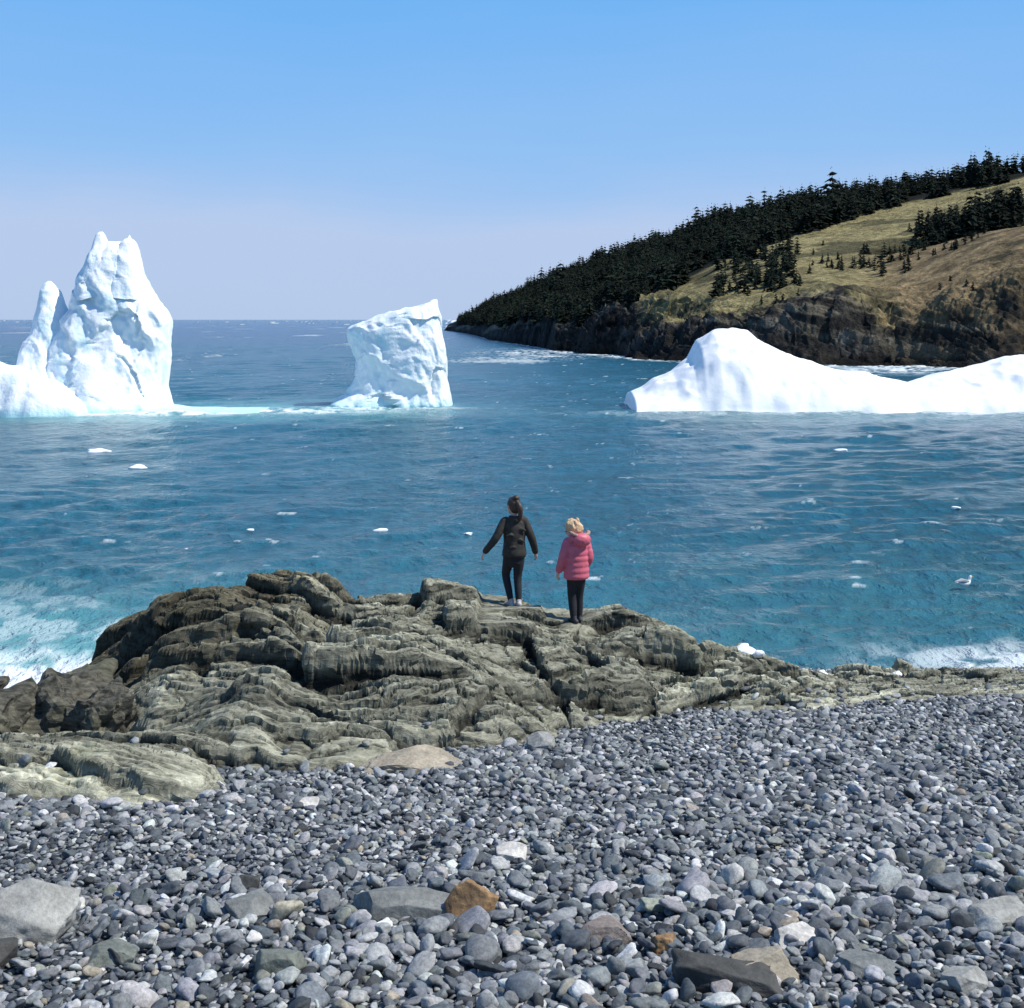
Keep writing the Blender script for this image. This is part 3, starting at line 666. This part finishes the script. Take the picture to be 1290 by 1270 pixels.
# ---- older child, dark jacket, mid-step with arms held out
hc=(-.01,.03,1.315);HR=Rz(.35)@Rx(-.15)
sl,el,wl_=(-.135,0,1.115),(-.255,-.035,.92),(-.385,.03,.735)
sr,er,wr=(.135,0,1.115),(.225,-.04,.90),(.295,.045,.705)
body=headparts(hc,HR)+[loft([(0,0,.70,.115,.09),(0,0,.85,.10,.08),(0,0,1.0,.115,.085),(0,0,1.11,.12,.075),(0,0,1.17,.05,.05),(0,.01,1.26,.043,.045)],5,24)]
for s,e_,w in ((sl,el,wl_),(sr,er,wr)): body.append(loft([(*s,.042,.042),(*e_,.032,.032),(*w,.021,.021)],6,14))
hipL,knL,anL=(-.065,0,.70),(-.09,.10,.41),(-.04,.03,.085)
hipR,knR,anR=(.065,0,.70),(.05,.02,.39),(.045,-.06,.085)
for h_,k_,a_ in ((hipL,knL,anL),(hipR,knR,anR)): body.append(loft([(*h_,.072,.072),(*k_,.046,.046),(*a_,.03,.03)],6,16))
def vsub(a,b): return np.array(a)-np.array(b)
hands=hand(wl_,vsub(wl_,el)+np.array([0,0,-.05]),1)+hand(wr,vsub(wr,er)+np.array([0,.0,-.05]),-1)
jack=[loft([(0,0,.675,.158,.122),(0,0,.71,.160,.125),(0,0,.85,.142,.113),(0,0,1.0,.146,.114),(0,0,1.10,.140,.10),(0,0,1.155,.09,.075),(0,.0,1.19,.062,.062)],6,28,puff=.03,pn=5,round_ends=False)]
for s,e_,w in ((sl,el,wl_),(sr,er,wr)):
    s2=np.array(s)*[.7,1,1];jack.append(loft([(*s2,.062,.062),(*s,.060,.06),(*e_,.052,.052),(*(np.array(w)*.95+np.array(e_)*.05),.042,.042)],7,18,puff=.04,pn=6))
jack.append(loft([(-.06,-.045,1.18,.035,.035),(0,-.08,1.155,.05,.045),(.06,-.045,1.18,.035,.035)],5,12))
for k,(x_,z_) in enumerate(((-.07,.95),(.06,.88),(-.03,.79),(.08,1.02))):
    jack.append(loft([(x_-.05,-.100,z_,.016,.012),(x_,-.112,z_+.015,.02,.014),(x_+.05,-.098,z_-.01,.014,.01)],4,10))
tr=[loft([(0,0,.60,.11,.09),(0,0,.70,.125,.10),(0,0,.78,.12,.095)],4,22)]
for h_,k_,a_ in ((hipL,knL,anL),(hipR,knR,anR)):
    tr.append(loft([(*h_,.080,.084),(*(np.array(h_)*.5+np.array(k_)*.5),.070,.072),(*k_,.054,.056),(*(np.array(a_)*.6+np.array(k_)*.4),.047,.049),(*a_,.036,.038)],5,18))
def shoe(a,yaw,pitch=0):
    R=Rz(yaw)@Rx(pitch);q=lambda p:np.array(a)+R@np.array(p)
    z=-a[2]+.0 if pitch==0 else -.07
    return [loft([(*q((0,-.06,z+.035)),.033,.032),(*q((0,0,z+.042)),.037,.042),(*q((0,.07,z+.033)),.041,.031),(*q((0,.125,z+.024)),.034,.022)],4,16),loft([(*q((0,-.01,z+.04)),.038,.042),(*q((0,-.01,.01)),.037,.038)],3,14)]
shoes=shoe(anL,.25)+shoe((anR[0],anR[1],anR[2]),-.10,-.15)
M_hair=simple('brown_hair',(.055,.03,.018),.5,.4,60,.6,.01);M_blond=simple('blond_hair',(.62,.42,.24),.5,.3,60,.7,.01)
def hair1(pt):
    P=[ell(pt((0,-.022,.035)),(.088,.095,.095),3,.10),ell(pt((0,-.06,-.02)),(.075,.055,.075),4,.12)]
    P.append(ell(pt((0,-.085,.10)),(.045,.045,.045),6,.2))
    a=pt((0,-.11,.05));b_=pt((.01,-.15,-.02));c=pt((.015,-.135,-.12));d=pt((.01,-.115,-.19))
    P.append(loft([(*a,.028,.028),(*b_,.036,.034),(*c,.03,.028),(*d,.01,.01)],5,12));return P
M_dj=simple('dark_olive_jacket_cloth',(.030,.027,.022),.8,.4,18,.5,.012)
M_bt=simple('black_trouser_cloth',(.012,.013,.018),.8,.3,40,.3,.005)
M_sh=simple('light_shoe',(.45,.42,.42),.6,.2,40,.2,.004)
hem=[('jacket_hem',[loft([(0,0,.66,.150,.116),(0,0,.682,.152,.118)],3,26,round_ends=False)],M_bt)]
fz0=float(rock(np.array([FEET[0][0]]),np.array([FEET[0][1]]))[0][0]);fz1=float(rock(np.array([FEET[1][0]]),np.array([FEET[1][1]]))[0][0])
figure('child_in_dark_jacket',(0.03,17.6,fz0-.012),0.22,1.0,dict(body=body,hands=hands,head=hc,headrot=HR),M_skin,hair1,M_hair,jack,M_dj,tr,M_bt,shoes,M_sh,hem)
# ---- younger child, pink puffer with hood
hc=(-.035,.05,1.195);HR=Rz(.7)@Rx(-.45)
sl,el,wl_=(-.12,0,1.02),(-.185,-.0,.83),(-.215,.07,.66)
sr,er,wr=(.12,0,1.02),(.16,-.03,.83),(.14,.08,.68)
body=headparts(hc,HR)+[loft([(0,0,.62,.11,.09),(0,0,.78,.10,.08),(0,0,.92,.11,.085),(0,0,1.01,.11,.075),(0,0,1.07,.05,.05),(-.01,.02,1.15,.043,.045)],5,24)]
for s,e_,w in ((sl,el,wl_),(sr,er,wr)): body.append(loft([(*s,.04,.04),(*e_,.03,.03),(*w,.02,.02)],6,14))
hipL,knL,anL=(-.055,0,.60),(-.052,.02,.34),(-.045,-.02,.075)
hipR,knR,anR=(.055,0,.60),(.05,.03,.34),(.05,.03,.075)
for h_,k_,a_ in ((hipL,knL,anL),(hipR,knR,anR)): body.append(loft([(*h_,.068,.068),(*k_,.045,.045),(*a_,.03,.03)],6,16))
hands=hand(wl_,vsub(wl_,el)+np.array([0,-.02,-.05]),1)+hand(wr,vsub(wr,er)+np.array([0,-.02,-.05]),-1)
jack=[loft([(0,0,.565,.150,.125),(0,0,.60,.165,.138),(0,0,.74,.160,.135),(0,0,.88,.155,.132),(0,0,.98,.145,.12),(0,0,1.05,.10,.09),(0,.01,1.09,.075,.075)],8,32,puff=.08,pn=7,round_ends=False)]
for s,e_,w in ((sl,el,wl_),(sr,er,wr)):
    s2=np.array(s)*[.7,1,1];jack.append(loft([(*s2,.068,.068),(*s,.068,.068),(*e_,.060,.060),(*(np.array(w)*.92+np.array(e_)*.08),.046,.046)],8,20,puff=.10,pn=6))
jack+= [ell((.03,-.115,1.075),(.12,.08,.09),9,.08),ell((.09,-.04,1.09),(.05,.085,.06),8,.05),ell((-.07,-.04,1.09),(.05,.085,.055),8,.05)]
tr=[loft([(0,0,.52,.11,.09),(0,0,.60,.125,.10),(0,0,.68,.12,.095)],4,22)]
for h_,k_,a_ in ((hipL,knL,anL),(hipR,knR,anR)):
    tr.append(loft([(*h_,.074,.078),(*(np.array(h_)*.5+np.array(k_)*.5),.066,.068),(*k_,.054,.056),(*(np.array(a_)*.6+np.array(k_)*.4),.050,.051),(*a_,.042,.044)],5,18))
shoes=shoe(anL,.2)+shoe(anR,0)
def hair2(pt):
    P=[ell(pt((0,-.018,.035)),(.090,.098,.096),13,.14),ell(pt((0,-.065,-.03)),(.085,.06,.09),14,.18)]
    for k in range(12):
        a=k*.7;P.append(ell(pt((.078*math.cos(a),-.03+.072*math.sin(a),.035+.035*math.sin(3*a))),(.028,.028,.045),20+k,.35,I3))
    return P
M_pk=simple('pink_puffer_nylon',(.58,.12,.17),.5,.15,14,.5,.015)
trim=[('hood_fur_trim',[ell((.120*math.cos(t_)+.02,-.06+.075*math.sin(t_),1.145+.02*math.cos(t_*2)),(.024,.024,.022),int(t_*9),.4,I3) for t_ in np.linspace(math.pi*.95,math.pi*2.05,13)],simple('cream_fur',(.42,.27,.22),.9,.35,80,.8,.01))]
figure('child_in_pink_puffer_jacket',(.82,17.2,fz1-.012),.35,1.0,dict(body=body,hands=hands,head=hc,headrot=HR),M_skin,hair2,M_blond,jack,M_pk,tr,M_bt,shoes,simple('dark_boot',(.03,.03,.035),.6,.2,40,.2,.004),trim)
# ---- gull on the water
e=bpy.data.objects.new('seagull',None);C.objects.link(e);e.location=(8.95,26.7,.03);e.rotation_euler=(0,0,.4);e.scale=(.85,)*3
M_gw=simple('gull_white_feather',(.8,.8,.8),.7,.06,20);M_gg=simple('gull_grey_feather',(.35,.37,.4),.7,.1,20);M_gb=simple('gull_bill',(.7,.45,.05),.5,.1,20)
solid('body',[loft([(-.20,0,.09,.01,.03),(-.10,0,.07,.06,.06),(.0,0,.06,.075,.085),(.10,0,.075,.06,.07),(.15,0,.13,.036,.036),(.165,0,.185,.033,.036),(.19,0,.20,.03,.03)],5,18),ell((.178,0,.203),(.042,.034,.034))],M_gw,e,.006)
solid('wings',[loft([(.08,s*.055,.11,.025,.018),(-.02,s*.07,.125,.045,.018),(-.14,s*.045,.12,.03,.012),(-.26,s*.015,.125,.01,.005)],5,12) for s in (-1,1)],M_gg,e,.005)
solid('tail',[loft([(-.16,0,.10,.012,.035),(-.25,0,.105,.007,.045)],3,12)],M_gw,e,.004)
solid('beak',[loft([(.21,0,.20,.010,.010),(.245,0,.196,.008,.008),(.262,0,.188,.003,.003)],3,8)],M_gb,e,remesh=False)
solid('eyes',[ell((.195,s*.03,.21),(.006,.006,.006),I=I2) for s in (-1,1)],M_eye,e,remesh=False)
# ------------------------------------------------------------ light, sky
sun_dir=Vector((.76,-.10,1.05)).normalized()
el_=math.asin(sun_dir.z);rot=math.atan2(sun_dir.x,sun_dir.y)
sd=bpy.data.lights.new('sun','SUN');sd.energy=5.0;sd.angle=math.radians(.53);sd.color=(1,.955,.87)
so=bpy.data.objects.new('sun',sd);C.objects.link(so);so.rotation_euler=sun_dir.to_track_quat('Z','Y').to_euler()
w=bpy.data.worlds.new('World');S.world=w;w.use_nodes=True;nt=w.node_tree;bg=nt.nodes['Background']
sky=N(nt,'ShaderNodeTexSky');sky.sky_type='NISHITA';sky.sun_disc=False;sky.sun_elevation=el_;sky.sun_rotation=rot
sky.air_density=1.0;sky.dust_density=.4;sky.ozone_density=3.0
# sea haze: pale veil hugging the horizon, clear blue above
tc=N(nt,'ShaderNodeTexCoord');sp=N(nt,'ShaderNodeSeparateXYZ');L(nt,tc.outputs['Generated'],sp.inputs[0])
mpn=N(nt,'ShaderNodeMapping');mpn.inputs['Scale'].default_value=(2.2,2.2,9);L(nt,tc.outputs['Generated'],mpn.inputs[0])
nz=noise(nt,mpn.outputs[0],1.6,5,.5)
el2=N(nt,'ShaderNodeMath',operation='MULTIPLY_ADD');el2.inputs[1].default_value=.08;L(nt,nz,el2.inputs[0]);
sb=N(nt,'ShaderNodeMath',operation='ADD');sb.inputs[1].default_value=-.04;L(nt,sp.outputs[2],sb.inputs[0]);L(nt,sb.outputs[0],el2.inputs[2])
hz=ramp(nt,el2.outputs[0],[(0.0,(.46,.59,.84)),(.068,(.48,.61,.87)),(.086,(.40,.58,.89)),(.125,(.29,.54,.92)),(.25,(.15,.46,.95)),(.6,(.05,.21,.58))])
sc=N(nt,'ShaderNodeVectorMath',operation='SCALE');sc.inputs['Scale'].default_value=10;L(nt,hz,sc.inputs[0])
fac=ramp(nt,sp.outputs[2],[(0,.95),(.3,.9),(.8,.5)])
cc=mix(nt,sky.outputs[0],sc.outputs[0],fac)
L(nt,cc,bg.inputs['Color']);bg.inputs['Strength'].default_value=.1
# ------------------------------------------------------------ camera
cd=bpy.data.cameras.new('camera');cd.sensor_width=36;cd.lens=47.44;cd.shift_y=-.18;cd.clip_end=100000;cd.clip_start=.1
cam=bpy.data.objects.new('camera',cd);C.objects.link(cam);cam.location=(0,0,5.3);cam.rotation_euler=(math.radians(90),0,0)
S.camera=cam
S.view_settings.view_transform='Standard';S.view_settings.look='None';S.view_settings.exposure=0
